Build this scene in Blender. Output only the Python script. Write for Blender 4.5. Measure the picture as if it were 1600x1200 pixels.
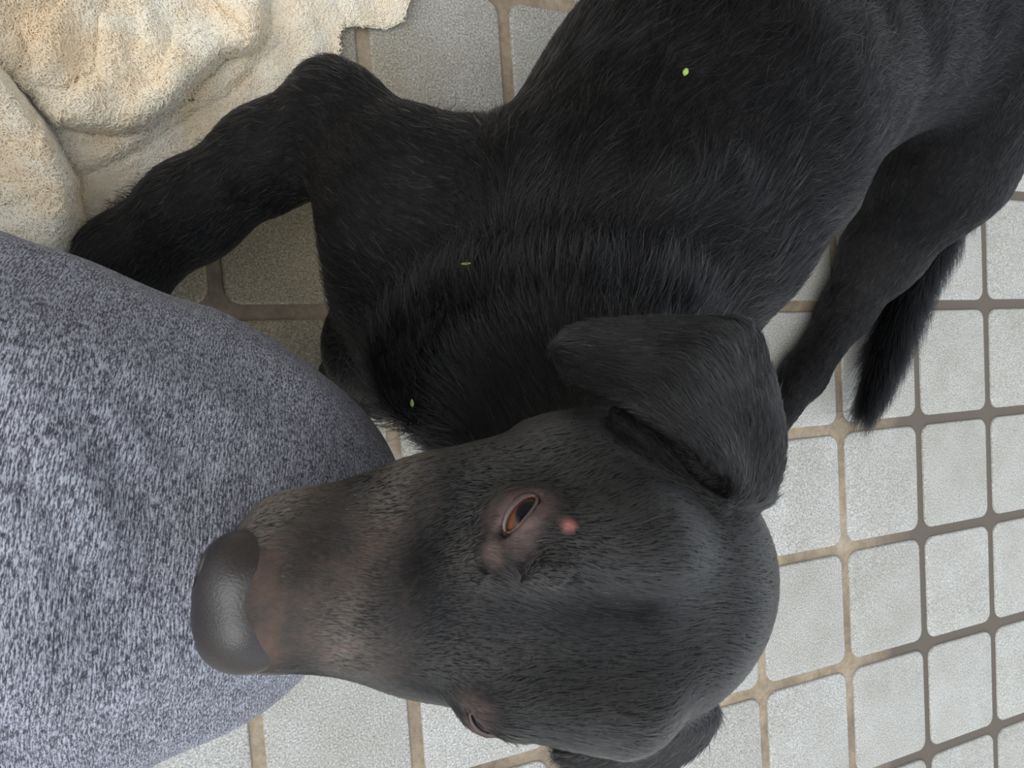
import bpy, bmesh, math, random
import numpy as np
from mathutils import Vector, Matrix, Euler

# ------------------------------------------------------------------ clear
for o in list(bpy.data.objects):
    bpy.data.objects.remove(o, do_unlink=True)
sc = bpy.context.scene
COL = sc.collection
rng = np.random.default_rng(7)
random.seed(7)

# ------------------------------------------------------------------ camera, light, exposure
F = 1264.0
CAM = np.array([-.0892, -.0325, .8046])
ROT = (-.04152, -.45733, -.03198)
CR = np.array(Euler(ROT, 'XYZ').to_matrix())
cam = bpy.data.cameras.new('camera')
cam.sensor_width = 36.0
cam.lens = 36.0 * F / 1600.0
cam.clip_start = 0.02
cam.dof.use_dof = True
cam.dof.focus_distance = 0.58
cam.dof.aperture_fstop = 40.0
cam_o = bpy.data.objects.new('camera', cam)
COL.objects.link(cam_o)
cam_o.location = CAM
cam_o.rotation_euler = ROT
sc.camera = cam_o

world = bpy.data.worlds.new('overcast_sky')
sc.world = world
world.use_nodes = True
bg = world.node_tree.nodes['Background']
bg.inputs['Color'].default_value = (0.85, 0.925, 1.0, 1)
bg.inputs['Strength'].default_value = 1.05
sun = bpy.data.lights.new('sun', 'SUN')          # sun behind thin cloud, high over the open side
sun.energy = 1.75
sun.angle = math.radians(50)
sun.color = (1.0, 0.985, 0.95)
sun_o = bpy.data.objects.new('sun', sun)
COL.objects.link(sun_o)
sun_o.rotation_euler = Vector((0.62, 0.22, -0.75)).to_track_quat('-Z', 'Y').to_euler()

sc.view_settings.view_transform = 'Standard'
sc.view_settings.look = 'None'
sc.view_settings.gamma = 1.0
sc.view_settings.use_curve_mapping = False
sc.view_settings.exposure = 0.32
sc.cycles.max_bounces = 8

# ------------------------------------------------------------------ helpers
def W(px, py, Z):
    """a point of the place, from where it shows in the 1600x1200 frame and its distance along the view"""
    return CAM + CR @ np.array([(px - 800) / F * Z, -(py - 600) / F * Z, -Z])

def PH(px, py, h):
    d = CR @ np.array([(px - 800) / F, -(py - 600) / F, -1.0])
    return CAM + d * ((h - CAM[2]) / d[2])

def nrm(v):
    v = np.asarray(v, float)
    return v / (np.linalg.norm(v, axis=-1, keepdims=True) + 1e-12)

def mesh_obj(name, V, Fc, mat=None, parent=None, smooth=True):
    me = bpy.data.meshes.new(name)
    V = np.asarray(V, np.float32)
    if isinstance(Fc, np.ndarray) and Fc.ndim == 2:
        k = Fc.shape[1]
        me.vertices.add(len(V)); me.vertices.foreach_set('co', V.ravel())
        me.loops.add(Fc.size); me.loops.foreach_set('vertex_index', Fc.astype(np.int32).ravel())
        me.polygons.add(len(Fc))
        me.polygons.foreach_set('loop_start', np.arange(0, Fc.size, k, dtype=np.int32))
        me.update(calc_edges=True); me.validate()
    else:
        me.from_pydata([tuple(map(float, v)) for v in V], [], [tuple(int(i) for i in f) for f in Fc])
        me.update()
    if smooth:
        me.polygons.foreach_set('use_smooth', np.ones(len(me.polygons), bool))
    o = bpy.data.objects.new(name, me)
    COL.objects.link(o)
    if mat: me.materials.append(mat)
    if parent: o.parent = parent
    return o

def empty(name, loc=(0, 0, 0)):
    o = bpy.data.objects.new(name, None)
    COL.objects.link(o)
    o.location = loc
    o.empty_display_size = .05
    return o

def put_under(o, root):
    """parent keeping the child's own coordinates in the world"""
    o.parent = root
    o.matrix_parent_inverse = Matrix.Translation(root.location).inverted()

def tag(o, label=None, cat=None, group=None, kind=None):
    if label: o['label'] = label
    if cat: o['category'] = cat
    if group: o['group'] = group
    if kind: o['kind'] = kind

def catmull(P, n):
    P = np.asarray(P, float)
    Q = np.vstack([2 * P[0] - P[1], P, 2 * P[-1] - P[-2]])
    out = []
    t = np.linspace(0, len(P) - 1, n)
    for s in t:
        i = min(int(s), len(P) - 2); u = s - i
        a, b, c, d = Q[i], Q[i + 1], Q[i + 2], Q[i + 3]
        out.append(.5 * ((2 * b) + (-a + c) * u + (2 * a - 5 * b + 4 * c - d) * u * u + (-a + 3 * b - 3 * c + d) * u ** 3))
    return np.array(out)

def tube(P, r, sides=8):
    """a closed tube along a polyline: vertices and faces"""
    P = np.asarray(P, float); n = len(P)
    r = np.broadcast_to(np.asarray(r, float), (n,))
    T = nrm(np.gradient(P, axis=0))
    up = np.array([0.13, 0.31, 0.94]); V = []; Fc = []
    A = nrm(np.cross(T, up)); B = np.cross(T, A)
    for i in range(n):
        for k in range(sides):
            a = 2 * math.pi * k / sides
            V.append(P[i] + r[i] * (math.cos(a) * A[i] + math.sin(a) * B[i]))
    for i in range(n - 1):
        for k in range(sides):
            k2 = (k + 1) % sides
            Fc.append((i * sides + k, i * sides + k2, (i + 1) * sides + k2, (i + 1) * sides + k))
    Fc.append(tuple(range(sides))[::-1]); Fc.append(tuple((n - 1) * sides + k for k in range(sides)))
    return V, Fc

class NoiseField:
    """smooth random vector field made of a few waves"""
    def __init__(s, scale, n=14, seed=0):
        r = np.random.default_rng(seed)
        s.k = nrm(r.normal(size=(n, 3))) * (2 * math.pi / scale) * r.uniform(.5, 1.6, (n, 1))
        s.p = r.uniform(0, 6.28, n); s.a = r.normal(size=(n, 3)) / math.sqrt(n) * 1.4
    def __call__(s, X):
        return np.sin(X @ s.k.T + s.p) @ s.a

# ------------------------------------------------------------------ implicit bodies
class Body:
    def __init__(s): s.P = []
    def cone(s, a, b, ra, rb, k=.02, hl=.012, tint=0., flow=None, dens=1., sub=False, tag='', lift=.11):
        a = np.asarray(a, float); b = np.asarray(b, float)
        f = nrm(b - a) if flow is None else nrm(flow)
        s.P.append(dict(t='c', a=a, b=b, ra=ra, rb=rb, k=k, hl=hl, tint=tint, f=f, dens=dens, sub=sub, tag=tag, lift=lift))
    def ell(s, c, r, M=np.eye(3), k=.02, hl=.012, tint=0., flow=(1, 0, 0), dens=1., sub=False, tag='', lift=.11):
        s.P.append(dict(t='e', c=np.asarray(c, float), r=np.asarray(r, float), M=np.asarray(M, float), k=k, hl=hl, tint=tint,
                        f=nrm(flow), dens=dens, sub=sub, tag=tag, lift=lift))
    def sheet(s, S, R, f, k=.006, hl=.007, tint=0., dens=1.):
        s.P.append(dict(t='s', S=np.asarray(S, np.float32), R=np.asarray(R, np.float32), F=nrm(f), k=k, hl=hl, tint=tint, f=None, dens=dens, sub=False, tag='', lift=.11))
    @staticmethod
    def near(p, X, Y, Z):
        """distance to a sheet of sample points, and which of them is nearest"""
        sh = np.broadcast_shapes(np.shape(X), np.shape(Y), np.shape(Z))
        Q = np.stack([np.broadcast_to(v, sh).ravel() for v in (X, Y, Z)], 1).astype(np.float32)
        d = np.empty(len(Q), np.float32); w = np.empty(len(Q), np.int32)
        S, R = p['S'], p['R']
        for i in range(0, len(Q), 8000):
            q = Q[i:i + 8000]
            D = (q * q).sum(1)[:, None] + (S * S).sum(1)[None, :] - 2 * q @ S.T
            D = np.sqrt(np.maximum(D, 0)) - R[None, :]
            w[i:i + 8000] = D.argmin(1); d[i:i + 8000] = D.min(1)
        return d.reshape(sh), w
    @staticmethod
    def dist(p, X, Y, Z):
        if p['t'] == 's':
            return Body.near(p, X, Y, Z)[0]
        if p['t'] == 'c':
            a, b = p['a'], p['b']; ba = b - a; L2 = ba @ ba + 1e-12
            x, y, z = X - a[0], Y - a[1], Z - a[2]
            h = np.clip((x * ba[0] + y * ba[1] + z * ba[2]) / L2, 0, 1)
            return np.sqrt((x - h * ba[0]) ** 2 + (y - h * ba[1]) ** 2 + (z - h * ba[2]) ** 2) - (p['ra'] + h * (p['rb'] - p['ra']))
        c, r, M = p['c'], p['r'], p['M']
        x, y, z = X - c[0], Y - c[1], Z - c[2]
        u = M[0, 0] * x + M[1, 0] * y + M[2, 0] * z
        v = M[0, 1] * x + M[1, 1] * y + M[2, 1] * z
        w = M[0, 2] * x + M[1, 2] * y + M[2, 2] * z
        k0 = np.sqrt((u / r[0]) ** 2 + (v / r[1]) ** 2 + (w / r[2]) ** 2)
        k1 = np.sqrt((u / r[0] ** 2) ** 2 + (v / r[1] ** 2) ** 2 + (w / r[2] ** 2) ** 2) + 1e-9
        return k0 * (k0 - 1) / k1
    @staticmethod
    def box(p):
        if p['t'] == 's':
            return p['S'].min(0) - p['R'].max(), p['S'].max(0) + p['R'].max()
        if p['t'] == 'c':
            lo = np.minimum(p['a'] - p['ra'], p['b'] - p['rb']); hi = np.maximum(p['a'] + p['ra'], p['b'] + p['rb'])
        else:
            m = p['r'].max(); lo, hi = p['c'] - m, p['c'] + m
        return lo, hi
    def grid(s, h, zmin=None):
        lo = np.min([s.box(p)[0] for p in s.P if not p['sub']], 0) - .02
        hi = np.max([s.box(p)[1] for p in s.P if not p['sub']], 0) + .02
        n = np.ceil((hi - lo) / h).astype(int) + 1
        D = np.ones(n, np.float32)
        ax = [lo[i] + h * np.arange(n[i]) for i in range(3)]
        for p in s.P:
            a, b = s.box(p); m = p['k'] * 1.1 + 3 * h
            i0 = np.clip(np.floor((a - m - lo) / h).astype(int), 0, n); i1 = np.clip(np.ceil((b + m - lo) / h).astype(int) + 1, 0, n)
            if (i1 <= i0).any(): continue
            sl = tuple(slice(i0[i], i1[i]) for i in range(3))
            X = ax[0][sl[0]][:, None, None]; Y = ax[1][sl[1]][None, :, None]; Z = ax[2][sl[2]][None, None, :]
            d = s.dist(p, X, Y, Z).astype(np.float32); D0 = D[sl]; k = p['k']
            if p['sub']:
                hh = np.maximum(k - np.abs(D0 + d), 0) / k
                D[sl] = np.maximum(D0, -d) + hh * hh * k * .25
            else:
                hh = np.maximum(k - np.abs(D0 - d), 0) / k
                D[sl] = np.minimum(D0, d) - hh * hh * k * .25
        if zmin is not None:
            D = np.maximum(D, (zmin - ax[2])[None, None, :].astype(np.float32))
        return D, lo
    def mesh(s, h, zmin=None):
        D, lo = s.grid(h, zmin)
        ins = D < 0
        cnt = np.zeros(np.array(D.shape) - 1, np.uint8)
        offs = [(i, j, k) for i in (0, 1) for j in (0, 1) for k in (0, 1)]
        nx, ny, nz = D.shape
        for i, j, k in offs:
            cnt += ins[i:nx - 1 + i, j:ny - 1 + j, k:nz - 1 + k]
        mix = (cnt > 0) & (cnt < 8)
        C = np.argwhere(mix)
        idx = np.full(mix.shape, -1, np.int32); idx[mix] = np.arange(len(C))
        acc = np.zeros((len(C), 3)); num = np.zeros(len(C))
        val = {o: D[C[:, 0] + o[0], C[:, 1] + o[1], C[:, 2] + o[2]] for o in offs}
        for o in offs:
            for a in range(3):
                if o[a]: continue
                q = list(o); q[a] = 1; q = tuple(q)
                d0, d1 = val[o], val[q]; m = (d0 < 0) != (d1 < 0)
                t = np.where(m, d0 / np.where(m, d0 - d1, 1), 0)
                pt = np.tile(np.array(o, float), (len(C), 1)); pt[:, a] += t
                acc += pt * m[:, None]; num += m
        V = lo + h * (C + acc / num[:, None])
        faces = []
        for a in range(3):
            b, c = (a + 1) % 3, (a + 2) % 3
            s0 = [slice(None)] * 3; s1 = [slice(None)] * 3
            s0[a] = slice(0, -1); s1[a] = slice(1, None)
            for q in (s0, s1):
                q[b] = slice(1, -1); q[c] = slice(1, -1)
            ch = ins[tuple(s0)] != ins[tuple(s1)]
            E = np.argwhere(ch)
            E[:, b] += 1; E[:, c] += 1
            fl = ins[E[:, 0], E[:, 1], E[:, 2]]
            def cell(db, dc):
                q = E.copy(); q[:, b] += db; q[:, c] += dc
                return idx[q[:, 0], q[:, 1], q[:, 2]]
            f = np.stack([cell(-1, -1), cell(0, -1), cell(0, 0), cell(-1, 0)], 1)
            f[~fl] = f[~fl][:, ::-1]
            faces.append(f)
        Fc = np.vstack(faces)
        Fc = Fc[(Fc >= 0).all(1)]
        return V, Fc
    def blend(s, X, keys):
        """per point, blend the listed properties of the nearest pieces"""
        Wt = np.zeros(len(X)); out = {k: 0. for k in keys}
        for p in s.P:
            if p['sub']: continue
            if p['t'] == 's':
                lo, hi = s.box(p); m = ((X > lo - .012) & (X < hi + .012)).all(1)
                d = np.full(len(X), 9.); fv = np.zeros((len(X), 3))
                if m.any():
                    dd, ww = s.near(p, X[m, 0], X[m, 1], X[m, 2]); d[m] = dd; fv[m] = p['F'][ww]
            else:
                d = s.dist(p, X[:, 0], X[:, 1], X[:, 2]); fv = p['f']
            w = np.exp(-np.clip(d, -.004, 1) / .006)
            Wt += w
            for k in keys:
                v = fv if k == 'f' else p[k]
                out[k] = out[k] + (w[:, None] * v if k == 'f' else w * v)
        for k in keys:
            out[k] = out[k] / (Wt[:, None] if k == 'f' else Wt)
        return out

# ------------------------------------------------------------------ materials
def new_mat(name):
    m = bpy.data.materials.new(name); m.use_nodes = True
    nt = m.node_tree; b = nt.nodes['Principled BSDF']
    return m, nt, b

def node(nt, kind, **kw):
    n = nt.nodes.new(kind)
    for k, v in kw.items(): setattr(n, k, v)
    return n

def ramp(nt, src, stops):
    r = nt.nodes.new('ShaderNodeValToRGB')
    e = r.color_ramp.elements
    while len(e) < len(stops): e.new(.5)
    for q, (p, c) in zip(e, stops):
        q.position = p; q.color = (*c, 1)
    nt.links.new(src, r.inputs['Fac'])
    return r.outputs['Color']

def mixc(nt, fac, a, b, mode='MIX'):
    m = nt.nodes.new('ShaderNodeMix'); m.data_type = 'RGBA'; m.blend_type = mode
    for sock, v in ((0, fac), (6, a), (7, b)):
        if hasattr(v, 'is_linked'): nt.links.new(v, m.inputs[sock])
        elif sock == 0: m.inputs[0].default_value = v
        else: m.inputs[sock].default_value = (*v, 1)
    return m.outputs[2]

def noise(nt, co, scale, detail=3, rough=.55, dim='3D'):
    n = nt.nodes.new('ShaderNodeTexNoise'); n.noise_dimensions = dim
    n.inputs['Scale'].default_value = scale; n.inputs['Detail'].default_value = detail; n.inputs['Roughness'].default_value = rough
    nt.links.new(co, n.inputs['Vector'])
    return n.outputs['Fac']

def bump(nt, b, h, strength, dist):
    n = nt.nodes.new('ShaderNodeBump'); n.inputs['Strength'].default_value = strength; n.inputs['Distance'].default_value = dist
    nt.links.new(h, n.inputs['Height']); nt.links.new(n.outputs['Normal'], b.inputs['Normal'])

def mat_tile():
    m, nt, b = new_mat('granite_effect_tile')
    geo = node(nt, 'ShaderNodeNewGeometry'); co = geo.outputs['Position']
    fine = noise(nt, co, 520, 2, .6)
    base = ramp(nt, fine, [(.30, (.19, .19, .185)), (.44, (.35, .35, .335)), (.56, (.44, .435, .415)), (.70, (.66, .655, .63))])
    mid = noise(nt, co, 14, 4, .6)
    base = mixc(nt, 1.0, base, ramp(nt, mid, [(.3, (.86, .84, .80)), (.65, (1.0, 1.0, 1.0))]), 'MULTIPLY')
    oi = node(nt, 'ShaderNodeObjectInfo')
    base = mixc(nt, 1.0, base, ramp(nt, oi.outputs['Random'], [(0, (.93, .925, .91)), (1, (1.03, 1.03, 1.03))]), 'MULTIPLY')
    # brown film of dirt by the dog; also paints in the gap's warm shade
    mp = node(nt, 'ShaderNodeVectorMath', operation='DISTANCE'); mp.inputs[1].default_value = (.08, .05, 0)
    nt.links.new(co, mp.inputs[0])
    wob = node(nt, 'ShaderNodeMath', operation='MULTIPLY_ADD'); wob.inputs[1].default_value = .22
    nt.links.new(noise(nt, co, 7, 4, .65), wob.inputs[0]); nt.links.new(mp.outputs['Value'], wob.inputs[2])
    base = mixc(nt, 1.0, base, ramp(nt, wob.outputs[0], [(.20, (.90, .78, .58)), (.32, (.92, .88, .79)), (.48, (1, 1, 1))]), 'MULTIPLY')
    nt.links.new(base, b.inputs['Base Color'])
    b.inputs['Roughness'].default_value = .55
    b.inputs['Specular IOR Level'].default_value = .35
    bump(nt, b, fine, .25, .0006)
    return m

def mat_grout():
    m, nt, b = new_mat('sandy_grout')
    geo = node(nt, 'ShaderNodeNewGeometry'); co = geo.outputs['Position']
    n1 = noise(nt, co, 9, 3, .6); n2 = noise(nt, co, 160, 3, .6)
    c = ramp(nt, n1, [(.32, (.17, .135, .10)), (.52, (.33, .265, .19)), (.7, (.46, .39, .30))])
    c = mixc(nt, 1.0, c, ramp(nt, n2, [(.3, (.75, .74, .72)), (.7, (1.05, 1.05, 1.05))]), 'MULTIPLY')
    sep = node(nt, 'ShaderNodeSeparateXYZ'); nt.links.new(co, sep.inputs[0])
    wob = node(nt, 'ShaderNodeMath', operation='MULTIPLY_ADD'); wob.inputs[1].default_value = .35
    nt.links.new(n1, wob.inputs[0]); nt.links.new(sep.outputs['X'], wob.inputs[2])
    hf = node(nt, 'ShaderNodeMath', operation='MULTIPLY'); hf.inputs[1].default_value = .5
    nt.links.new(wob.outputs[0], hf.inputs[0]); wob = hf
    c = mixc(nt, ramp(nt, wob.outputs[0], [(.515, (0, 0, 0)), (.555, (1, 1, 1))]), c, (.115, .095, .08))
    nt.links.new(c, b.inputs['Base Color']); b.inputs['Roughness'].default_value = .95
    bump(nt, b, n2, .5, .002)
    return m

def mat_plain(name, col, rough=.6, spec=.5, bumps=None):
    m, nt, b = new_mat(name)
    b.inputs['Base Color'].default_value = (*col, 1)
    b.inputs['Roughness'].default_value = rough
    b.inputs['Specular IOR Level'].default_value = spec
    if bumps:
        geo = node(nt, 'ShaderNodeNewGeometry')
        n = noise(nt, geo.outputs['Position'], bumps[0], 3, .6)
        c = mixc(nt, ramp(nt, n, [(.35, (0, 0, 0)), (.65, (1, 1, 1))]), tuple(.75 * x for x in col), tuple(min(1, 1.15 * x) for x in col))
        nt.links.new(c, b.inputs['Base Color'])
        bump(nt, b, n, bumps[1], bumps[2])
    return m

def mat_skin():
    """the dog's hide under its coat; vertex attributes: pink = bare skin, nose = nose leather, brown = thin brown muzzle hair"""
    m, nt, b = new_mat('dark_dog_hide')
    geo = node(nt, 'ShaderNodeNewGeometry'); co = geo.outputs['Position']
    def at(n):
        a = node(nt, 'ShaderNodeAttribute'); a.attribute_name = n; return a.outputs['Fac']
    n1 = noise(nt, co, 55, 4, .6)
    black = ramp(nt, n1, [(.3, (.006, .006, .007)), (.7, (.013, .012, .012))])
    c = mixc(nt, at('brown'), black, ramp(nt, n1, [(.32, (.030, .024, .021)), (.5, (.058, .046, .040)), (.7, (.105, .068, .055))]))
    c = mixc(nt, at('pink'), c, ramp(nt, n1, [(.3, (.07, .05, .045)), (.55, (.16, .11, .10)), (.75, (.27, .185, .165))]))
    c = mixc(nt, at('sore'), c, (.34, .15, .125))
    nt.links.new(c, b.inputs['Base Color'])
    b.inputs['Roughness'].default_value = .6
    b.inputs['Specular IOR Level'].default_value = .10
    bump(nt, b, noise(nt, co, 700, 2, .5), .3, .0008)
    return m

def mat_hair():
    m = bpy.data.materials.new('black_coat_hair'); m.use_nodes = True
    nt = m.node_tree; nt.nodes.clear()
    out = node(nt, 'ShaderNodeOutputMaterial'); h = node(nt, 'ShaderNodeBsdfHairPrincipled')
    h.parametrization = 'COLOR'
    a = node(nt, 'ShaderNodeAttribute'); a.attribute_name = 'tint'
    c = ramp(nt, a.outputs['Fac'], [(0, (.002, .002, .0025)), (.25, (.026, .026, .0265)), (.45, (.055, .054, .053)), (.62, (.082, .068, .058)), (1, (.36, .31, .26))])
    nt.links.new(c, h.inputs['Color'])
    h.inputs['Roughness'].default_value = .27
    h.inputs['Radial Roughness'].default_value = .4
    h.inputs['IOR'].default_value = 1.33
    nt.links.new(h.outputs[0], out.inputs['Surface'])
    return m

def mat_towel(name, fuzz=False):
    m, nt, b = new_mat(name)
    geo = node(nt, 'ShaderNodeNewGeometry'); co = geo.outputs['Position']
    n1 = noise(nt, co, 16, 3, .55)
    c = ramp(nt, n1, [(.3, (.92, .76, .55)), (.5, (.95, .86, .71)), (.7, (.96, .92, .83))])
    nt.links.new(c, b.inputs['Base Color'])
    b.inputs['Roughness'].default_value = .95
    b.inputs['Specular IOR Level'].default_value = .1
    b.inputs['Sheen Weight'].default_value = .15
    if not fuzz:
        bump(nt, b, noise(nt, co, 420, 3, .6), .8, .003)
    return m

def mat_knit():
    m, nt, b = new_mat('heather_grey_knit')
    uv = node(nt, 'ShaderNodeUVMap'); uv.uv_map = 'UVMap'
    def scaled(sx, sy):
        mp = node(nt, 'ShaderNodeMapping'); mp.inputs['Scale'].default_value = (sx, sy, 1)
        nt.links.new(uv.outputs['UV'], mp.inputs['Vector']); return mp.outputs['Vector']
    n1 = noise(nt, scaled(1500, 330), 1.0, 2, .65, '2D')
    n2 = noise(nt, scaled(3200, 1100), 1.0, 1, .5, '2D')
    n3 = noise(nt, scaled(260, 70), 1.0, 2, .5, '2D')
    add = node(nt, 'ShaderNodeMath', operation='MULTIPLY_ADD'); add.inputs[1].default_value = .55
    nt.links.new(n2, add.inputs[0]); nt.links.new(n1, add.inputs[2])
    ad2 = node(nt, 'ShaderNodeMath', operation='MULTIPLY_ADD'); ad2.inputs[1].default_value = .25
    nt.links.new(n3, ad2.inputs[0]); nt.links.new(add.outputs[0], ad2.inputs[2])
    c = ramp(nt, ad2.outputs[0], [(.70, (.042, .039, .054)), (.84, (.115, .114, .138)), (.95, (.235, .236, .28)), (1.0, (.38, .39, .45))])
    nt.links.new(c, b.inputs['Base Color'])
    b.inputs['Roughness'].default_value = .9
    b.inputs['Specular IOR Level'].default_value = .15
    b.inputs['Sheen Weight'].default_value = .08
    wv = node(nt, 'ShaderNodeTexWave'); wv.wave_type = 'BANDS'; wv.bands_direction = 'X'
    wv.inputs['Scale'].default_value = 1.0; wv.inputs['Distortion'].default_value = .6
    nt.links.new(scaled(190, 60), wv.inputs['Vector'])
    bump(nt, b, wv.outputs['Fac'], .35, .0006)
    return m

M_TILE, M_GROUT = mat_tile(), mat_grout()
M_SKIN, M_HAIR = mat_skin(), mat_hair()
M_TOWEL, M_PILE = mat_towel('cream_terry_ground'), mat_towel('cream_terry_loops', True)
M_KNIT = mat_knit()
M_NOSE = mat_plain('nose_leather', (.026, .021, .020), .34, .55, (1100, .30, .0008))
M_LEAF = mat_plain('green_leaf_bit', (.33, .47, .12), .5, .4, (600, .3, .0004))
M_LEAFD = mat_plain('dry_leaf_bit', (.19, .20, .08), .6, .3, (600, .3, .0004))

# ------------------------------------------------------------------ floor: grout bed with tiles
PX, PY, SHX = .1613, .1702, -.0428
GW = .0145
def floor_pt(x, y): return (x + SHX * y, y)
def make_floor():
    bm = bmesh.new()
    s = 7.0
    vs = [bm.verts.new((x, y, z)) for z in (-.02, -.0035) for x, y in ((-s + .5, -s), (s + .5, -s), (s + .5, s), (-s + .5, s))]
    for f in ((3, 2, 1, 0), (4, 5, 6, 7), (0, 1, 5, 4), (1, 2, 6, 5), (2, 3, 7, 6), (3, 0, 4, 7)):
        bm.faces.new([vs[i] for i in f])
    me = bpy.data.meshes.new('floor'); bm.to_mesh(me); bm.free()
    fl = bpy.data.objects.new('floor', me); COL.objects.link(fl); me.materials.append(M_GROUT)
    fl['kind'] = 'structure'
    fl['label'] = 'paving of pale grey rounded-corner tiles in brown sandy joints'
    # one tile: rounded rectangle, softened rim
    w, h, r = (PX - GW) / 2, (PY - GW) / 2, .016
    ring = []
    for cx, cy, a0 in ((w - r, h - r, 0), (-w + r, h - r, 90), (-w + r, -h + r, 180), (w - r, -h + r, 270)):
        for k in range(6):
            a = math.radians(a0 + 18 * k); ring.append((cx, cy, math.cos(a), math.sin(a)))
    V = []
    for off, z in ((0, -.006), (0, -.0018), (-.0012, -.0004), (-.0032, 0)):
        for cx, cy, c, s_ in ring:
            x, y = cx + (r + off) * c, cy + (r + off) * s_
            V.append((x + SHX * y, y, z))
    n = len(ring); Fc = []
    for k in range(3):
        for i in range(n):
            j = (i + 1) % n
            Fc.append((k * n + i, k * n + j, (k + 1) * n + j, (k + 1) * n + i))
    Fc.append(tuple(3 * n + i for i in range(n)))
    proto = None
    for i in range(-6, 11):
        for j in range(-8, 9):
            if proto is None:
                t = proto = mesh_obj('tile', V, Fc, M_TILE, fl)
            else:
                t = bpy.data.objects.new('tile', proto.data); COL.objects.link(t); t.parent = fl
            x, y = floor_pt((i + .5) * PX, -(j + .5) * PY)
            t.location = (x + random.uniform(-.0008, .0008), y + random.uniform(-.0008, .0008), random.uniform(-.0006, .0004))
            t.rotation_euler = (random.uniform(-.003, .003), random.uniform(-.003, .003), random.uniform(-.003, .003))
    return fl
make_floor()

# ------------------------------------------------------------------ unseen upright and overhead slabs, added to block sky and shape the light
def slab(name, lo, hi, mat, label):
    lo, hi = np.array(lo, float), np.array(hi, float)
    bm = bmesh.new(); bmesh.ops.create_cube(bm, size=1)
    for v in bm.verts:
        v.co = Vector([(lo[i] + hi[i]) / 2 + v.co[i] * (hi[i] - lo[i]) for i in range(3)])
    bmesh.ops.bevel(bm, geom=bm.edges[:], offset=.012, segments=2, affect='EDGES')
    me = bpy.data.meshes.new(name); bm.to_mesh(me); bm.free(); me.materials.append(mat)
    o = bpy.data.objects.new(name, me); COL.objects.link(o)
    o['kind'] = 'structure'; o['label'] = label
M_PLASTER = mat_plain('blocker_plaster', (.50, .46, .40), .9, .2, (30, .3, .002))
slab('blocker_wall', (-2.1, 1.55, 0), (2.2, 1.70, 2.5), M_PLASTER, 'added out-of-view wall that blocks the sky')
slab('blocker_top', (-2.2, 0.55, 2.5), (2.3, 1.8, 2.62), M_PLASTER, 'added out-of-view overhead slab that blocks the sky')

# ------------------------------------------------------------------ the dog
dog = empty('dog', (.35, .1, 0))
tag(dog, 'black short-haired dog crouching on the tiles, muzzle raised to the grey knee', 'dog')

HR = np.array(Euler((-.1409, .0914, 3.0458), 'XYZ').to_matrix())
HO = W(885.7, 919.2, .3484)
def HL(x, y, z): return HO + HR @ np.array([x, y, z])
def hv(x, y, z): return HR @ np.array([x, y, z], float)
def rp(px, Z): return px * Z / F

B = Body()
def limb(pts, k=.03, **kw):
    """pts: (px, py, Z, radius in px) down a limb"""
    for a, b in zip(pts[:-1], pts[1:]):
        B.cone(W(*a[:3]), W(*b[:3]), rp(a[3], a[2]), rp(b[3], b[2]), k=k, **kw)

# trunk, from neck to rump
limb([(935, 745, .465, 150), (890, 600, .535, 190), (915, 430, .60, 225)], k=.04, hl=.018, lift=.55)
limb([(938, 388, .61, 246), (1090, 205, .66, 246), (1280, 60, .78, 190), (1440, 20, .86, 172)], k=.03, hl=.019)
limb([(960, 350, .70, 165), (1130, 160, .76, 165), (1330, 30, .90, 150)], k=.04, hl=.018)      # chest and belly below
limb([(1060, 430, .595, 118), (1120, 385, .63, 118)], k=.04, hl=.017)                            # left shoulder
limb([(705, 560, .56, 112), (655, 440, .63, 128)], k=.05, hl=.016, lift=.30)                               # breast
# right shoulder, upper arm, forearm, paw
limb([(770, 370, .585, 150), (650, 325, .60, 128), (528, 195, .625, 74)], k=.04, hl=.012)
limb([(528, 195, .625, 76), (420, 247, .645, 68), (300, 330, .655, 65), (198, 408, .668, 61), (172, 480, .675, 54)], k=.03, hl=.010)
limb([(508, 128, .63, 26), (520, 165, .63, 45)], k=.03, hl=.010)
limb([(172, 480, .675, 54), (160, 550, .68, 50)], k=.03, hl=.008)
# left forearm and paw under the breast
limb([(660, 460, .63, 88), (590, 535, .70, 66), (560, 592, .765, 54)], k=.04, hl=.010)
limb([(560, 594, .77, 52), (600, 606, .785, 42)], k=.02, hl=.008)
def toes(x0, y0, Z, dx, dy, spread, L, r):
    """four toes fanned out from the front of a paw"""
    a, b = W(x0, y0, Z), W(x0 + dx, y0 + dy, Z)
    f = b - a; f[2] = 0; f = nrm(f); sd = np.cross(f, [0, 0, 1.])
    for k, (o, l) in enumerate(((-1.5, .8), (-.5, 1), (.5, 1), (1.5, .8))):
        p = np.array([a[0], a[1], r * 1.05 + .006]) + sd * o * spread
        B.cone(p, np.array([*(p + f * L * l + sd * o * .002)[:2], r * .95 + .002]), r, r * .8, k=.006, hl=.006)
toes(158, 562, .68, -10, 60, .013, .028, .0115)
toes(585, 605, .785, 60, 15, .012, .026, .0110)
toes(1190, 672, 1.01, -50, 60, .013, .030, .0115)
# left thigh, shank, hock, hind foot
limb([(1545, 90, .88, 130), (1478, 262, .97, 88), (1378, 396, 1.05, 58)], k=.04, hl=.011)
limb([(1378, 396, 1.05, 58), (1322, 485, 1.065, 36), (1255, 587, 1.045, 31)], k=.025, hl=.009)
limb([(1255, 587, 1.045, 31), (1190, 670, 1.01, 33)], k=.02, hl=.008)
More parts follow.
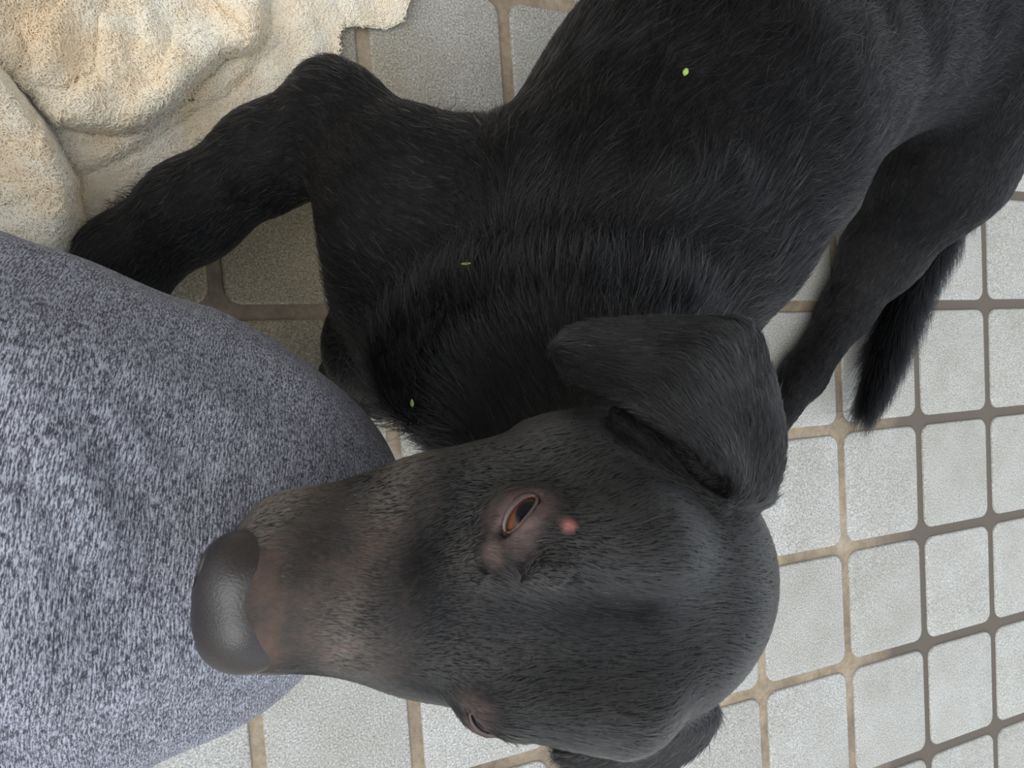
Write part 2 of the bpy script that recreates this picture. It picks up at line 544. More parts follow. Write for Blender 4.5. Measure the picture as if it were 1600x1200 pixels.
# right hind leg, folded under the far flank
B.cone(W(1400, -60, .92), W(1180, -110, .98), .09, .06, k=.06, hl=.012)
B.cone(W(1180, -110, .98), W(1330, -160, 1.06), .06, .035, k=.04, hl=.01)
B.cone(W(1330, -160, 1.08), W(1200, -190, 1.05), .033, .028, k=.03, hl=.01)
# tail
limb([(1530, 160, 1.04, 70), (1490, 310, 1.13, 30), (1428, 428, 1.14, 22), (1386, 540, 1.115, 17), (1352, 630, 1.08, 9)], k=.02, hl=.045)

# head, in its own frame: x to the nose, y to the dog's left, z up
back = hv(-1, 0, 0)
HK = dict(hl=.0055, flow=back, tint=.40)  # grey tint paints the sky's sheen into the head hair
B.ell(HL(-.030, 0, -.002), (.070, .064, .055), HR, k=.03, **HK)
B.cone(HL(-.046, 0, -.022), W(925, 730, .47), .043, .056, k=.025, hl=.011)
for s in (-1, 1):
    B.ell(HL(-.022, s * .040, -.026), (.048, .029, .036), HR, k=.03, **HK)          # cheeks
    B.cone(HL(.028, s * .026, .031), HL(-.01, s * .030, .038), .019, .022, k=.02, **HK)   # brows
    B.cone(HL(.045, s * .021, -.022), HL(.112, s * .0145, -.022), .027, .0222, k=.02, hl=.0026, tint=.54, flow=back)   # lips
    B.cone(HL(.0, s * .027, -.02), HL(.05, s * .020, -.02), .031, .0275, k=.03, hl=.004, tint=.4, flow=back)
B.cone(HL(.025, 0, .012), HL(.118, 0, -.003), .032, .0235, k=.02, hl=.0026, tint=.55, flow=back)   # bridge
B.cone(HL(.0, 0, -.05), HL(.098, 0, -.045), .030, .017, k=.015, hl=.0035, tint=.5, flow=back)      # lower jaw
B.ell(HL(.126, 0, -.004), (.022, .024, .019), HR, k=.012, hl=.003, tint=.52, flow=back, dens=1., tag='nosebed')
# stop: a shallow furrow between the brows
B.cone(HL(.050, -.001, .0555), HL(-.040, -.002, .0655), .013, .008, k=.03, sub=True)
for px, py, r in ((745, 905, .0016), (853, 888, .0028), (866, 903, .0022), (826, 905, .0018)):
    B.ell(W(px, py, .2860 + .005 * (px < 800)), (r * 2, r * 1.6, r), k=.005, hl=.003, tint=.62, dens=.9)
# mouth slit on both sides
for s in (-1, 1):
    B.cone(HL(.03, s * .062, -.040), HL(.115, s * .042, -.040), .005, .004, k=.012, sub=True)
EYE = {-1: W(817, 817, .3075), 1: W(772, 1094, .3160)}
EYER = .0112
eye_dir = {-1: nrm(hv(.42, -.62, .66)), 1: nrm(hv(.42, .62, .66))}
for s in (-1, 1):
    B.ell(EYE[s] - .001 * eye_dir[s], (.0145,) * 3, k=.010, hl=.003, tint=.15, flow=back, dens=.25, tag='lid')
for s in (-1, 1):
    n = eye_dir[s]
    long = W(848, 768, .3175) - W(786, 864, .3175) if s == -1 else W(800, 1140, .33) - W(722, 1062, .325)
    long = nrm(long - n * (long @ n)); short = np.cross(n, long)
    Me = np.stack([long, short, n], 1)
    B.ell(EYE[s] + .0105 * n, (.0125, .0034, .010), Me, k=.003, sub=True, tag='slit')

# darker hair between the brows and above the far eye, partly painted shade
B.cone(W(775, 928, .310), W(985, 938, .312), .0085, .0070, k=.004, hl=.006, tint=-1.2, flow=back)
B.cone(W(720, 1040, .318), W(850, 1085, .320), .0085, .0085, k=.004, hl=.006, tint=-.8, flow=back)
# ears: a thin curved flap between a front edge and an outer edge, from base to tip
def flap(front, outer, zf, zo, belly, r=.0042, n=84, m=34, curl=.0, **kw):
    f = catmull(front, n); o = catmull(outer, n)
    zf = catmull([[v] for v in zf], n)[:, 0]; zo = catmull([[v] for v in zo], n)[:, 0]
    G = np.zeros((n, m, 3))
    for i in range(n):
        for j in range(m):
            v = j / (m - 1); p = f[i] * (1 - v) + o[i] * v
            Z = zf[i] * (1 - v) + zo[i] * v - belly * 4 * v * (1 - v) + curl * math.exp(-v / .08) * math.sin(math.pi * i / (n - 1))
            G[i, j] = W(p[0], p[1], Z)
    Fl = np.gradient(G, axis=0)
    Rr = np.full((n, m), r)
    Rr *= (1 - .45 * np.abs(np.linspace(-1, 1, m))[None, :] ** 4) * np.interp(np.linspace(0, 1, n), [0, .3, 1], [1.35, 1, .75])[:, None]
    B.sheet(G.reshape(-1, 3), Rr.ravel(), Fl.reshape(-1, 3), **kw)
EH = dict(hl=.0065, tint=.05)
flap([(1142, 774), (1112, 732), (1085, 697), (1044, 667), (1003, 638), (965, 624), (925, 612), (893, 592), (874, 566)],
     [(1196, 778), (1216, 730), (1220, 670), (1205, 590), (1172, 506), (1080, 498), (980, 500), (905, 510), (880, 528)],
     [.332, .324, .320, .321, .325, .333, .348, .362, .372], [.350, .362, .370, .374, .375, .375, .376, .378, .378], .006, curl=.0, **EH)
flap([(1015, 1135), (965, 1160), (905, 1176), (868, 1172)],
     [(1104, 1088), (1118, 1120), (1094, 1165), (1030, 1208), (930, 1226)],
     [.352, .352, .358, .368], [.368, .372, .378, .384, .386], .004, **EH)
# rim and hollow of the right ear opening
hol = catmull([(972, 634), (1004, 652), (1040, 684), (1080, 722), (1118, 758)], 8)
hz = np.linspace(.350, .330, 8)
for a, b, za, zb in zip(hol[:-1], hol[1:], hz[:-1], hz[1:]):
    B.cone(W(a[0], a[1], za), W(b[0], b[1], zb), .0062, .0062, k=.004, sub=True)
rim = catmull([(962, 640), (974, 656), (992, 673), (1021, 694), (1050, 732), (1085, 770), (1128, 792)], 10)
rz = np.linspace(.352, .327, 10) - .001
for a, b, za, zb in zip(rim[:-1], rim[1:], rz[:-1], rz[1:]):
    B.cone(W(a[0], a[1], za), W(b[0], b[1], zb), .0028, .0028, k=.004, hl=.003, tint=.12)

# loose folds of the scruff, shoulder blade
sf = catmull([(628, 620), (640, 535), (705, 478), (770, 458), (900, 440), (1050, 462)], 12)
szs = np.interp(np.linspace(0, 1, 12), np.linspace(0, 1, 6), [.512, .509, .501, .488, .4715, .4885])
for a, b, za, zb in zip(sf[:-1], sf[1:], szs[:-1], szs[1:]):
    B.cone(W(a[0], a[1], za + .006), W(b[0], b[1], zb + .006), .0135, .0135, k=.018, hl=.020, lift=.6, flow=CR @ np.array([.15, 1.0, .2]))
B.ell(W(1078, 292, .522), (.034, .022, .028), k=.03, hl=.018, flow=CR @ np.array([.5, .85, 0]))

DV, DF = B.mesh(.0026, zmin=.001)
body = mesh_obj('body', DV, DF, M_SKIN)
put_under(body, dog)

# bare-skin colouring as mesh attributes
hl_ = (DV - HO) @ HR                 # head-frame coordinates of every vertex
hx, hy, hz = hl_[:, 0], hl_[:, 1], hl_[:, 2]
headmask = np.linalg.norm(hl_ - np.array([.02, 0, 0]), axis=1) < .15
nf = NoiseField(.03, 16, 3)
def smooth01(x): x = np.clip(x, 0, 1); return x * x * (3 - 2 * x)
ed = np.minimum(np.linalg.norm(DV - EYE[-1] - .008 * eye_dir[-1], axis=1), np.linalg.norm(DV - EYE[1] - .008 * eye_dir[1], axis=1))
pink = smooth01((.0165 - ed + .004 * nf(DV)[:, 0]) / .009) * .62
cd = np.linalg.norm(DV - W(778, 864, .2975), axis=1)
pink = np.maximum(pink, smooth01((.0075 - cd) / .005) * .95)
brown = np.where(headmask, smooth01((hx - .055 + .007 * nf(DV)[:, 1]) / .05), 0) * .9
SORE = W(886, 822, .2945)
sd = np.linalg.norm(DV - SORE, axis=1)
sore = smooth01((.0040 - sd) / .0025)
for nme, arr in (('pink', pink), ('brown', brown), ('sore', sore)):
    a = body.data.attributes.new(nme, 'FLOAT', 'POINT'); a.data.foreach_set('value', arr.astype(np.float32))

# nose: leather pad with nostrils
N = Body()
N.ell(HL(.1335, 0, -.001), (.0165, .0225, .0165), HR, k=.01)
for s in (-1, 1):
    N.ell(HL(.1325, s * .012, -.003), (.0140, .0135, .0145), HR, k=.012)
N.cone(HL(.131, s * .006, .009), HL(.126, s * .010, .008), .0085, .0085, k=.012)
N.cone(HL(.138, 0, -.016), HL(.130, 0, -.024), .007, .005, k=.008)
N.cone(HL(.1535, 0, -.006), HL(.149, 0, -.026), .0022, .0022, k=.005, sub=True)
for s in (-1, 1):
    N.ell(HL(.146, s * .0125, -.002), (.009, .0052, .0040), HR, k=.003, sub=True)
    N.cone(HL(.142, s * .017, -.005), HL(.128, s * .027, -.010), .0026, .0016, k=.003, sub=True)
NV, NF = N.mesh(.0012)
nose = mesh_obj('nose', NV, NF, M_NOSE)
put_under(nose, dog)
nose['label'] = 'dark leathery nose'

# eyes
def make_eye(s):
    n = eye_dir[s]
    m, nt, b = new_mat('brown_eye')
    geo = node(nt, 'ShaderNodeTexCoord')
    sep = node(nt, 'ShaderNodeSeparateXYZ'); nt.links.new(geo.outputs['Object'], sep.inputs[0])
    c = ramp(nt, sep.outputs['Z'], [(.0, (.30, .22, .2)), (.50, (.05, .02, .012)), (.58, (.13, .042, .016)), (.88, (.09, .03, .012)), (.92, (.006, .006, .010)), (1, (.004, .004, .006))])
    sc_ = node(nt, 'ShaderNodeMath', operation='DIVIDE'); sc_.inputs[1].default_value = EYER
    nt.links.new(sep.outputs['Z'], sc_.inputs[0])
    rampn = [x for x in nt.nodes if x.type == 'VALTORGB'][0]
    nt.links.new(sc_.outputs[0], rampn.inputs['Fac'])
    nt.links.new(c, b.inputs['Base Color'])
    b.inputs['Roughness'].default_value = .12; b.inputs['Specular IOR Level'].default_value = .22
    bm = bmesh.new(); bmesh.ops.create_uvsphere(bm, u_segments=32, v_segments=20, radius=EYER)
    for v in bm.verts:
        if v.co.z > EYER * .6: v.co *= 1 + .07 * ((v.co.z / EYER - .6) / .4)
    me = bpy.data.meshes.new('eye'); bm.to_mesh(me); bm.free(); me.materials.append(m)
    me.polygons.foreach_set('use_smooth', np.ones(len(me.polygons), bool))
    o = bpy.data.objects.new('eye', me); COL.objects.link(o)
    look = nrm(n + (hv(-.35, .15, .1) if s == -1 else hv(.25, 0, .1)))
    o.rotation_euler = Vector(look).to_track_quat('Z', 'Y').to_euler()
    o.location = EYE[s]
    put_under(o, dog)
    o['label'] = 'half-closed brown eye with a wet glint' if s == -1 else 'far eye, nearly closed'
    return o
for s in (-1, 1): make_eye(s)

M_LID = mat_plain('eyelid_rim', (.085, .06, .057), .35, .5, (500, .4, .0006))
for s in (-1, 1):
    n = eye_dir[s]
    lg = W(848, 768, .3175) - W(786, 864, .3175) if s == -1 else W(800, 1140, .33) - W(722, 1062, .325)
    lg = nrm(lg - n * (lg @ n)); sh = np.cross(n, lg)
    for side in (-1, 1):
        a = np.linspace(0, math.pi, 15)
        d_ = nrm(n[None, :] + lg * (np.cos(a) * .98)[:, None] + sh * (side * .29 * np.sin(a) ** .9)[:, None])
        P = EYE[s] + d_ * .0124
        V, Fc = tube(P, .0008 * (.55 + .6 * np.sin(a)) * (1.25 if side > 0 else .8), 8)
        o = mesh_obj('eyelid', V, Fc, M_LID); put_under(o, dog)

# ------------------------------------------------------------------ hair
def hair_object(name, roots, dirs, normals, lengths, tints, mat, rad, lift=.22, curl=0., steps=4, parent=None, bend=.55):
    n = len(roots)
    cur = bpy.data.hair_curves.new(name)
    cur.add_curves([steps] * n)
    t = np.linspace(0, 1, steps)[None, :, None]
    L = lengths[:, None, None]
    d = dirs[:, None, :]; nn = normals[:, None, :]
    P = roots[:, None, :] + d * (L * t) + nn * (L * lift * (t * 1.35 - bend * t * t))
    if curl > 0:
        side = np.cross(d, nn); ph = rng.uniform(0, 6.28, (n, 1, 1))
        P = P + side * L * curl * (np.sin(ph + t * 5) - np.sin(ph))
    cur.attributes['position'].data.foreach_set('vector', P.astype(np.float32).ravel())
    r = cur.attributes.get('radius') or cur.attributes.new('radius', 'FLOAT', 'POINT')
    R_ = (np.array(rad)[:, None] if np.ndim(rad) else rad) * (1 - .8 * np.linspace(0, 1, steps)[None, :] ** 1.5) * np.ones((n, 1))
    r.data.foreach_set('value', R_.astype(np.float32).ravel())
    a = cur.attributes.new('tint', 'FLOAT', 'CURVE'); a.data.foreach_set('value', tints.astype(np.float32))
    cur.materials.append(mat)
    o = bpy.data.objects.new(name, cur); COL.objects.link(o)
    o['kind'] = 'stuff'
    return o

def tri_samples(V, Q, n, weight=None):
    T = np.vstack([Q[:, [0, 1, 2]], Q[:, [0, 2, 3]]])
    a, b, c = V[T[:, 0]], V[T[:, 1]], V[T[:, 2]]
    cr = np.cross(b - a, c - a); ar = np.linalg.norm(cr, axis=1)
    w = ar * (weight[T].mean(1) if weight is not None else 1)
    i = rng.choice(len(T), n, p=w / w.sum())
    u, v = rng.random(n), rng.random(n); m = u + v > 1; u[m], v[m] = 1 - u[m], 1 - v[m]
    return a[i] + u[:, None] * (b[i] - a[i]) + v[:, None] * (c[i] - a[i]), nrm(cr[i])

def coat():
    near = headmask.astype(float)
    hair_w = 1.0 + 6.5 * near
    N_ = 540000
    R0, Nn = tri_samples(DV, DF, N_, hair_w)
    bl = B.blend(R0, ('f', 'hl', 'tint', 'dens', 'lift'))
    keep = rng.random(N_) < np.clip(bl['dens'], 0, 1)
    for s in (-1, 1):
        q = R0 - (EYE[s] + .0075 * eye_dir[s]); keep &= ~(np.linalg.norm(q, axis=1) < .0105)
    keep &= np.linalg.norm(R0 - SORE, axis=1) > .0030
    hloc = (R0 - HO) @ HR
    keep &= ~((hloc[:, 0] > .1215) & (np.abs(hloc[:, 1]) < .024) & (hloc[:, 2] > -.018))
    R0, Nn = R0[keep], Nn[keep]
    f, hl, ti = bl['f'][keep], bl['hl'][keep], bl['tint'][keep]
    n1, n2 = NoiseField(.06, 14, 11), NoiseField(.004, 40, 12)
    onhead = (np.linalg.norm(hloc[keep], axis=1) < .16)[:, None]
    d = f + .16 * n1(R0) + np.where(onhead, .05, .20) * n2(R0) + .08 * rng.normal(size=R0.shape)
    d = d - Nn * (d * Nn).sum(1, keepdims=True)
    d = nrm(d)
    L = hl * rng.uniform(.6, 1.25, len(hl))
    tint = np.clip(ti + .05 * rng.normal(size=len(ti)) + .10 * (rng.random(len(ti)) < .04), 0, 1)
    hx_ = hloc[keep]
    mz = smooth01((hx_[:, 0] - .02) / .06) * (np.linalg.norm(hx_, axis=1) < .17)
    tint = np.clip(tint + .10 * mz * n1(R0)[:, 0] * 2, 0, 1)
    white = rng.random(len(ti)) < .0012
    tint[white] = .9
    sheen_hair = rng.random(len(ti)) < .07  # scattered paler strands, tinted to look like hairs catching light
    tint[sheen_hair] = np.maximum(tint[sheen_hair], rng.uniform(.25, .6, sheen_hair.sum()))
    rad = np.where(np.linalg.norm(hx_, axis=1) < .17, .00012, .00019)
    o = hair_object('fur', R0, d, Nn, L, tint, M_HAIR, rad, lift=(bl['lift'][keep] * np.where(onhead[:, 0], .65, 1.0) * rng.uniform(.5, 1.5, len(L)))[:, None, None])
    o['label'] = 'short glossy black coat'
    put_under(o, dog)
coat()

def tail_plume():
    path = np.array([W(1490, 330, 1.13), W(1428, 428, 1.125), W(1386, 540, 1.10), W(1355, 630, 1.07)])
    n = 13000
    u = rng.random(n) ** .9 * .98
    P = catmull(path, 60); i = np.clip((u * 59).astype(int), 0, 58)
    base = P[i] + (P[i + 1] - P[i]) * rng.random((n, 1))
    T = nrm(P[i + 1] - P[i])
    rnd = rng.normal(size=(n, 3)); rnd[:, 2] = np.abs(rnd[:, 2]) * .5 - .1
    rnd -= T * (rnd * T).sum(1, keepdims=True); rnd = nrm(rnd)
    wide = np.sin(np.clip(.16 + .86 * u, 0, 1) * math.pi) ** .7
    d = nrm(T + (.50 * (1 - .75 * u))[:, None] * rnd)
    L = (.060 - .016 * u) * rng.uniform(.6, 1.2, n)
    roots = base + rnd * (.006 + .022 * wide * rng.random(n) ** .5)[:, None]
    roots[:, 2] = np.maximum(roots[:, 2], .006)
    dz = roots[:, 2] + d[:, 2] * L
    d[:, 2] = np.where(dz < .003, (.003 - roots[:, 2]) / L, d[:, 2])
    o = hair_object('tail_plume', roots, d, rnd * 0 + np.array([0, 0, 1.]), L, np.full(n, .02), M_HAIR, .00022, lift=.02, curl=.06, steps=5)
    o['label'] = 'long black hair of the tail'
    put_under(o, dog)
tail_plume()

def fringe():
    """longer hair along the back of the right forearm, breast and armpit"""
    segs = [((500, 100, .63), (400, 178, .645), (240, 275, .655), (150, 352, .66), 1500, .016, (-.75, -.45)),
            ((650, 190, .66), (700, 190, .68), (745, 205, .68), (775, 190, .68), 900, .026, (.25, -1.))]
    roots, dirs, Ls = [], [], []
    for a, b, c, d, n, L, (dx, dy) in segs:
        P = catmull([W(*a), W(*b), W(*c), W(*d)], 40)
        i = rng.integers(0, 39, n); q = P[i] + (P[i + 1] - P[i]) * rng.random((n, 1))
        q = q + rng.normal(size=(n, 3)) * .003
        dv = CR @ np.array([dx, -dy, -.1]); dv = nrm(dv + .35 * rng.normal(size=(n, 3)))
        T = nrm(P[i + 1] - P[i])
        roots.append(q - dv * .006); dirs.append(nrm(dv * .8 + T * .5)); Ls.append(L * rng.uniform(.5, 1.1, n))
    R0 = np.vstack(roots); D = np.vstack(dirs); L = np.concatenate(Ls)
    o = hair_object('feathering', R0, D, np.tile([0, 0, 1.], (len(R0), 1)), L, np.full(len(R0), .03), M_HAIR, .00014, lift=.08, curl=.03)
    o['label'] = 'longer fringe of hair behind the foreleg'
    put_under(o, dog)
fringe()

M_WH = mat_plain('whisker', (.10, .095, .09), .4, .5)
def whisker(pts, r=.00022):
    P = catmull([W(*p) for p in pts], 10)
    V, Fc = tube(P, r * (1 - .75 * np.linspace(0, 1, 10)), 5)
    o = mesh_obj('whisker', V, Fc, M_WH); put_under(o, dog)
whisker([(540, 1030, .32), (575, 1050, .318), (610, 1070, .315)])
whisker([(510, 800, .335), (545, 775, .335), (575, 742, .338)])
whisker([(505, 815, .332), (530, 790, .325), (560, 768, .32)])
whisker([(700, 905, .31), (720, 880, .300), (735, 862, .292)])

# ------------------------------------------------------------------ person: bent leg in knit trousers
person = empty('person', (-.3, -.13, 0))
tag(person, 'seated person, bent knee in heather grey knit trousers beside the dog', 'person')
T = Body()
T.cone(W(-900, 700, .36) + (W(-900, 700, .36) - W(-60, 812, .40)) * .9, W(-900, 700, .36), .150, .142, k=.04)
T.cone(W(-900, 700, .36), W(-60, 812, .40), .142, .135, k=.04)
T.cone(W(-60, 812, .40), W(300, 800, .455), .135, .104, k=.04)
T.cone(W(300, 800, .455), W(480, 800, .485), .104, .056, k=.03)
T.cone(W(-100, 1050, .41), W(203, 955, .45), .098, .077, k=.03)
kn = W(330, 830, .50)
T.cone(kn, (kn[0] - .10, kn[1] - .01, -.02), .090, .076, k=.05)
TV, TF = T.mesh(.005, zmin=.003)
# folds running from the knee towards the lap, and UVs: along the leg / around it
A0, A1 = W(-900, 740, .36), W(470, 800, .485)
axis = nrm(A1 - A0); upv = nrm(np.array([0, 0, 1.]) - axis * axis[2]); sdv = np.cross(axis, upv)
rel = TV - A0
s_ax = rel @ axis; th = np.arctan2(rel @ sdv, rel @ upv)
e1 = TV[TF[:, 2]] - TV[TF[:, 0]]; e2 = TV[TF[:, 3]] - TV[TF[:, 1]]
fn = np.cross(e1, e2); VN = np.zeros_like(TV)
for k in range(4): np.add.at(VN, TF[:, k], fn)
VN = nrm(VN)
def pxy(X):
    c = (X - CAM) @ CR
    return np.stack([800 - F * c[:, 0] / c[:, 2], 600 + F * c[:, 1] / c[:, 2]], 1)
def seg_dist(P, line):
    """distance to a polyline and the side of it, in the plane"""
    best = np.full(len(P), 1e9); side = np.zeros(len(P)); along = np.zeros(len(P)); L0 = 0
    for a, b in zip(line[:-1], line[1:]):
        a = np.asarray(a, float); b = np.asarray(b, float); ab = b - a; l = np.linalg.norm(ab)
        t = np.clip(((P - a) @ ab) / (l * l), 0, 1); q = P - (a + t[:, None] * ab)
        d = np.linalg.norm(q, axis=1); m = d < best
        best[m] = d[m]; side[m] = np.sign(ab[0] * q[m, 1] - ab[1] * q[m, 0]); along[m] = L0 + t[m] * l; L0 += l
    return best, side, along / L0
leg_folds = [([(-80, 440), (40, 545), (150, 640), (270, 750)], .0075, .009), ([(-80, 520), (40, 640), (130, 760), (190, 870)], .0085, .010),
             ([(-20, 420), (110, 520), (230, 605), (330, 700)], .0050, .008), ([(-80, 660), (40, 800), (110, 950)], .0055, .011),
             ([(90, 430), (240, 530), (400, 625)], .0030, .009), ([(150, 1180), (240, 1050), (330, 980)], .0035, .012),
             ([(-60, 900), (60, 1000), (140, 1120)], .0040, .014)]
dsp = np.zeros(len(TV))
topside = TV[:, 2] > .30
S2 = np.stack([s_ax, th * .12], 1)
for line, amp, wd in leg_folds:
    L3 = np.array([PH(p[0], p[1], .44) for p in line]) - A0
    Ls = np.stack([L3 @ axis, np.arctan2(L3 @ sdv, L3 @ upv) * .12], 1)
    d, sd_, al = seg_dist(S2, [tuple(q) for q in Ls])
    dsp += amp * np.exp(-(d / wd) ** 2) * np.sin(np.clip(al, .02, .98) * math.pi) ** .6 * topside
dsp += .0012 * NoiseField(.07, 12, 5)(TV)[:, 0]
TV = TV + VN * dsp[:, None]
trousers = mesh_obj('trousers', TV, TF, M_KNIT)
uvl = trousers.data.uv_layers.new(name='UVMap')
li = np.empty(len(trousers.data.loops), np.int32); trousers.data.loops.foreach_get('vertex_index', li)
uvs = np.stack([s_ax, th * .12], 1)[li]
uvl.data.foreach_set('uv', uvs.astype(np.float32).ravel())
put_under(trousers, person)
trousers['label'] = 'heather grey knit trouser leg'

# ------------------------------------------------------------------ towel
def make_towel():
    n_x, n_y = 190, 150
    gx = np.linspace(-330, 640, n_x); gy = np.linspace(-260, 440, n_y)
    Gx, Gy = np.meshgrid(gx, gy, indexing='ij'); U = np.stack([Gx.ravel(), Gy.ravel()], 1)
    # outline on the right and along the foreleg; the cloth stops there
    edge = [(532, -260), (531, 0), (529, 60), (520, 108), (464, 146), (415, 186), (345, 236), (255, 291), (168, 362), (150, 392), (132, 420), (110, 445)]
    folds = [([(20, 135), (45, 148), (80, 193), (130, 203), (190, 210), (230, 200), (270, 170), (320, 120), (350, 92), (400, 80), (418, 50), (420, -40)], .045, 70, 12, 1),
             ([(120, 275), (175, 252), (230, 222), (300, 172), (352, 148), (395, 105), (440, 60)], .016, 40, 10, 1),
             ([(-60, 40), (25, 135), (70, 190), (95, 235), (120, 280), (124, 320), (150, 420)], .060, 80, 10, -1),
             ([(152, 20), (155, 60), (150, 110), (100, 145), (50, 150)], .022, 45, 12, 1),
             ([(185, -20), (212, 25), (220, 62), (200, 90)], .010, 30, 12, 1),
             ([(275, 40), (260, 92), (246, 125), (210, 152)], .010, 35, 12, 1),
             ([(30, 45), (52, 95), (48, 128)], .014, 40, 10, 1),
             ([(302, 196), (291, 222), (288, 250)], .005, 25, 8, 1)]
    hgt = .030 + .00026 * np.clip(330 - U[:, 0], 0, 600) * np.clip((420 - U[:, 1]) / 420, .35, 1.0)
    for line, amp, L, w1, sgn in folds:
        d, sd_, al = seg_dist(U, line)
        hi = (sd_ * -sgn) > 0
        endf = np.sin(np.clip(al, .0, 1) * math.pi) ** .35
        hgt += np.where(hi, amp * (1 - np.exp(-d / w1)) * np.exp(-(d / L) ** 1.5 * .6), 0) * endf
        hgt -= amp * .12 * np.exp(-(d / (w1 * .7)) ** 2) * endf
    d, sd_, al = seg_dist(U, edge)
    inside = sd_ > 0          # to the left of the edge when walking down it
    base = .013
    hgt = np.where(inside, base + (hgt - base) * (1 - np.exp(-(d / 42.) ** 1.3)), base)
    hgt = np.maximum(hgt, base)
    V = np.array([PH(p[0], p[1], h) for p, h in zip(U, hgt)])
    V += .0010 * NoiseField(.06, 12, 8)(V) * np.array([0, 0, 1])
    keep = inside | (d < 3)
    idx = np.arange(n_x * n_y).reshape(n_x, n_y)
    Q = np.stack([idx[:-1, :-1].ravel(), idx[:-1, 1:].ravel(), idx[1:, 1:].ravel(), idx[1:, :-1].ravel()], 1)
    Q = Q[keep[Q].all(1)]
    used = np.unique(Q); remap = np.full(len(V), -1); remap[used] = np.arange(len(used))
    V, Q = V[used], remap[Q]
    # skirt down to the floor round the whole border
    ed = {}
    for q in Q:
        for a, b in zip(q, np.roll(q, -1)):
            ed[(a, b)] = ed.get((a, b), 0) + 1
    border = [(a, b) for (a, b) in ed if (b, a) not in ed]
    low = {}; VV = list(V); QQ = [tuple(q) for q in Q]
    for a, b in border:
        for v in (a, b):
            if v not in low:
                low[v] = len(VV); VV.append((V[v][0], V[v][1], .003))
        QQ.append((b, a, low[a], low[b]))
    o = mesh_obj('towel', VV, QQ, M_TOWEL)
    nrmz = np.cross(V[Q[:, 2]] - V[Q[:, 0]], V[Q[:, 3]] - V[Q[:, 1]])
    if nrmz[:, 2].mean() < 0:
        o.data.flip_normals(); Q = Q[:, ::-1]
    tag(o, 'cream terry towel heaped beside the dog\'s outstretched foreleg', 'towel')
    # terry pile
    vis = np.array([1.0 if (p[0] > -.62) else .3 for p in V])
    R0, Nn = tri_samples(V, Q, 90000, None)
    nz = NoiseField(.025, 12, 21)
    dv = nrm(nz(R0) + rng.normal(size=R0.shape) * .6 + np.array([.3, -.3, 0]))
    dv = nrm(dv - Nn * (dv * Nn).sum(1, keepdims=True))
    h = hair_object('terry_pile', R0 - Nn * .0003, dv, Nn, rng.uniform(.0035, .0065, len(R0)), np.zeros(len(R0)), M_PILE, .00062, lift=.85, curl=.3, steps=5, bend=1.15)
    h.parent = o
    h['label'] = 'fluffy cream terry loops'
    # thin flat corner lying out on the tiles
    return o
towel = make_towel()

def towel_flap():
    poly = [(520, -120), (660, -120), (636, 4), (628, 30), (606, 40), (560, 38), (520, 40)]
    top = [PH(x, y, .012) for x, y in poly]; bot = [PH(x, y, .001) for x, y in poly]
    bm = bmesh.new()
    a = [bm.verts.new(p) for p in top]; b = [bm.verts.new(p) for p in bot]
    n = len(a)
    bm.faces.new(a); bm.faces.new(b[::-1])
    for i in range(n): bm.faces.new((b[i], b[(i + 1) % n], a[(i + 1) % n], a[i]))
    bmesh.ops.triangulate(bm, faces=bm.faces[:])
    bmesh.ops.subdivide_edges(bm, edges=bm.edges[:], cuts=4, use_grid_fill=True)
    nf_ = NoiseField(.05, 10, 44)
    bmesh.ops.recalc_face_normals(bm, faces=bm.faces[:])
    for v in bm.verts:
        if v.co.z > .006: v.co.z += .0035 * float(nf_(np.array([v.co]))[0, 0])
    me = bpy.data.meshes.new('hem_corner'); bm.to_mesh(me); bm.free()
    me.polygons.foreach_set('use_smooth', np.ones(len(me.polygons), bool)); me.materials.append(M_TOWEL)
    o = bpy.data.objects.new('hem_corner', me); COL.objects.link(o); o.parent = towel
    me.calc_loop_triangles()
    T_ = np.array([t.vertices[:] for t in me.loop_triangles]); Vv = np.array([v.co[:] for v in me.vertices])
    R0, Nn = tri_samples(Vv, np.c_[T_, T_[:, 2]], 7000)
    dv = nrm(rng.normal(size=R0.shape)); dv = nrm(dv - Nn * (dv * Nn).sum(1, keepdims=True))
    h = hair_object('terry_pile', R0, dv, Nn, rng.uniform(.0030, .0055, len(R0)), np.zeros(len(R0)), M_PILE, .00055, lift=.8, curl=.3, steps=5, bend=1.15)
    h.parent = o
towel_flap()

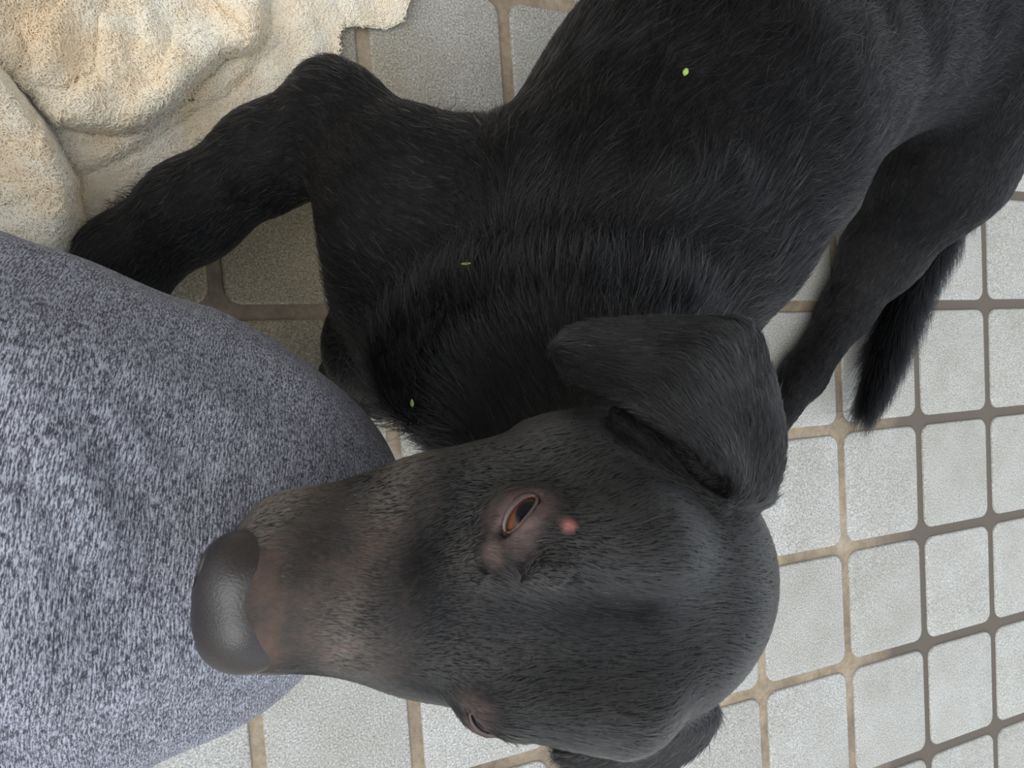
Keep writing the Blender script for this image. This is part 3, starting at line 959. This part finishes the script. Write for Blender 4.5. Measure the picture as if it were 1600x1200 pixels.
# ------------------------------------------------------------------ bits of leaf
def surface_at(px, py, objs):
    dg = bpy.context.evaluated_depsgraph_get()
    d = Vector(CR @ np.array([(px - 800) / F, -(py - 600) / F, -1.0])).normalized()
    best = None
    for o in objs:
        mi = o.matrix_world.inverted()
        ok, loc, nn, _ = o.ray_cast(mi @ Vector(CAM), (mi.to_3x3() @ d).normalized())
        if ok:
            w = o.matrix_world @ loc
            if best is None or (w - Vector(CAM)).length < best[2]:
                best = (w, (o.matrix_world.to_3x3() @ nn).normalized(), (w - Vector(CAM)).length)
    return best
bpy.context.view_layer.update()

def leaf_bit(px, py, L, wd, ang, mat, label, objs, rise):
    hit = surface_at(px, py, objs)
    n = 9; V = []; Fc = []
    for i in range(n):
        u = i / (n - 1); w = wd * math.sin(math.pi * (.06 + .9 * u)) ** .8
        for k, (s, z) in enumerate(((-1, .12), (0, 0), (1, .12))):
            for t in (0, 1):
                V.append(((u - .5) * L, s * w * .5, z * wd + .18 * L * (u - .5) ** 2 + t * .0003))
    for i in range(n - 1):
        b0, b1 = i * 6, (i + 1) * 6
        for k in (0, 2):
            Fc.append((b0 + k + 1, b1 + k + 1, b1 + k + 3, b0 + k + 3)); Fc.append((b0 + k, b0 + k + 2, b1 + k + 2, b1 + k))
        Fc.append((b0, b1, b1 + 1, b0 + 1)); Fc.append((b0 + 4, b0 + 5, b1 + 5, b1 + 4))
    for b in (0, (n - 1) * 6):
        Fc.append((b, b + 1, b + 3, b + 2)); Fc.append((b + 2, b + 3, b + 5, b + 4))
    o = mesh_obj('leaf_fragment', V, Fc, mat)
    o.location = hit[0] + hit[1] * rise
    q = hit[1].to_track_quat('Z', 'Y')
    o.rotation_euler = (q.to_matrix() @ Matrix.Rotation(ang, 3, 'Z')).to_euler()
    tag(o, label, 'leaf fragment')
leaf_bit(1069, 121, .0058, .0036, .2, M_LEAF, 'pale green oval leaf bit on the middle of the dog\'s back', [body], .0048)
leaf_bit(739, 426, .0068, .0016, 1.9, M_LEAF, 'narrow green leaf sliver standing in the scruff of the neck', [body], .0085)
leaf_bit(647, 622, .0052, .0022, 2.6, M_LEAF, 'small crumpled green leaf scrap on the dog\'s breast beside the knee', [body], .0075)
leaf_bit(297, 158, .0060, .0022, 1.5, M_LEAFD, 'dull olive leaf speck lying on the cream towel', [towel], .003)
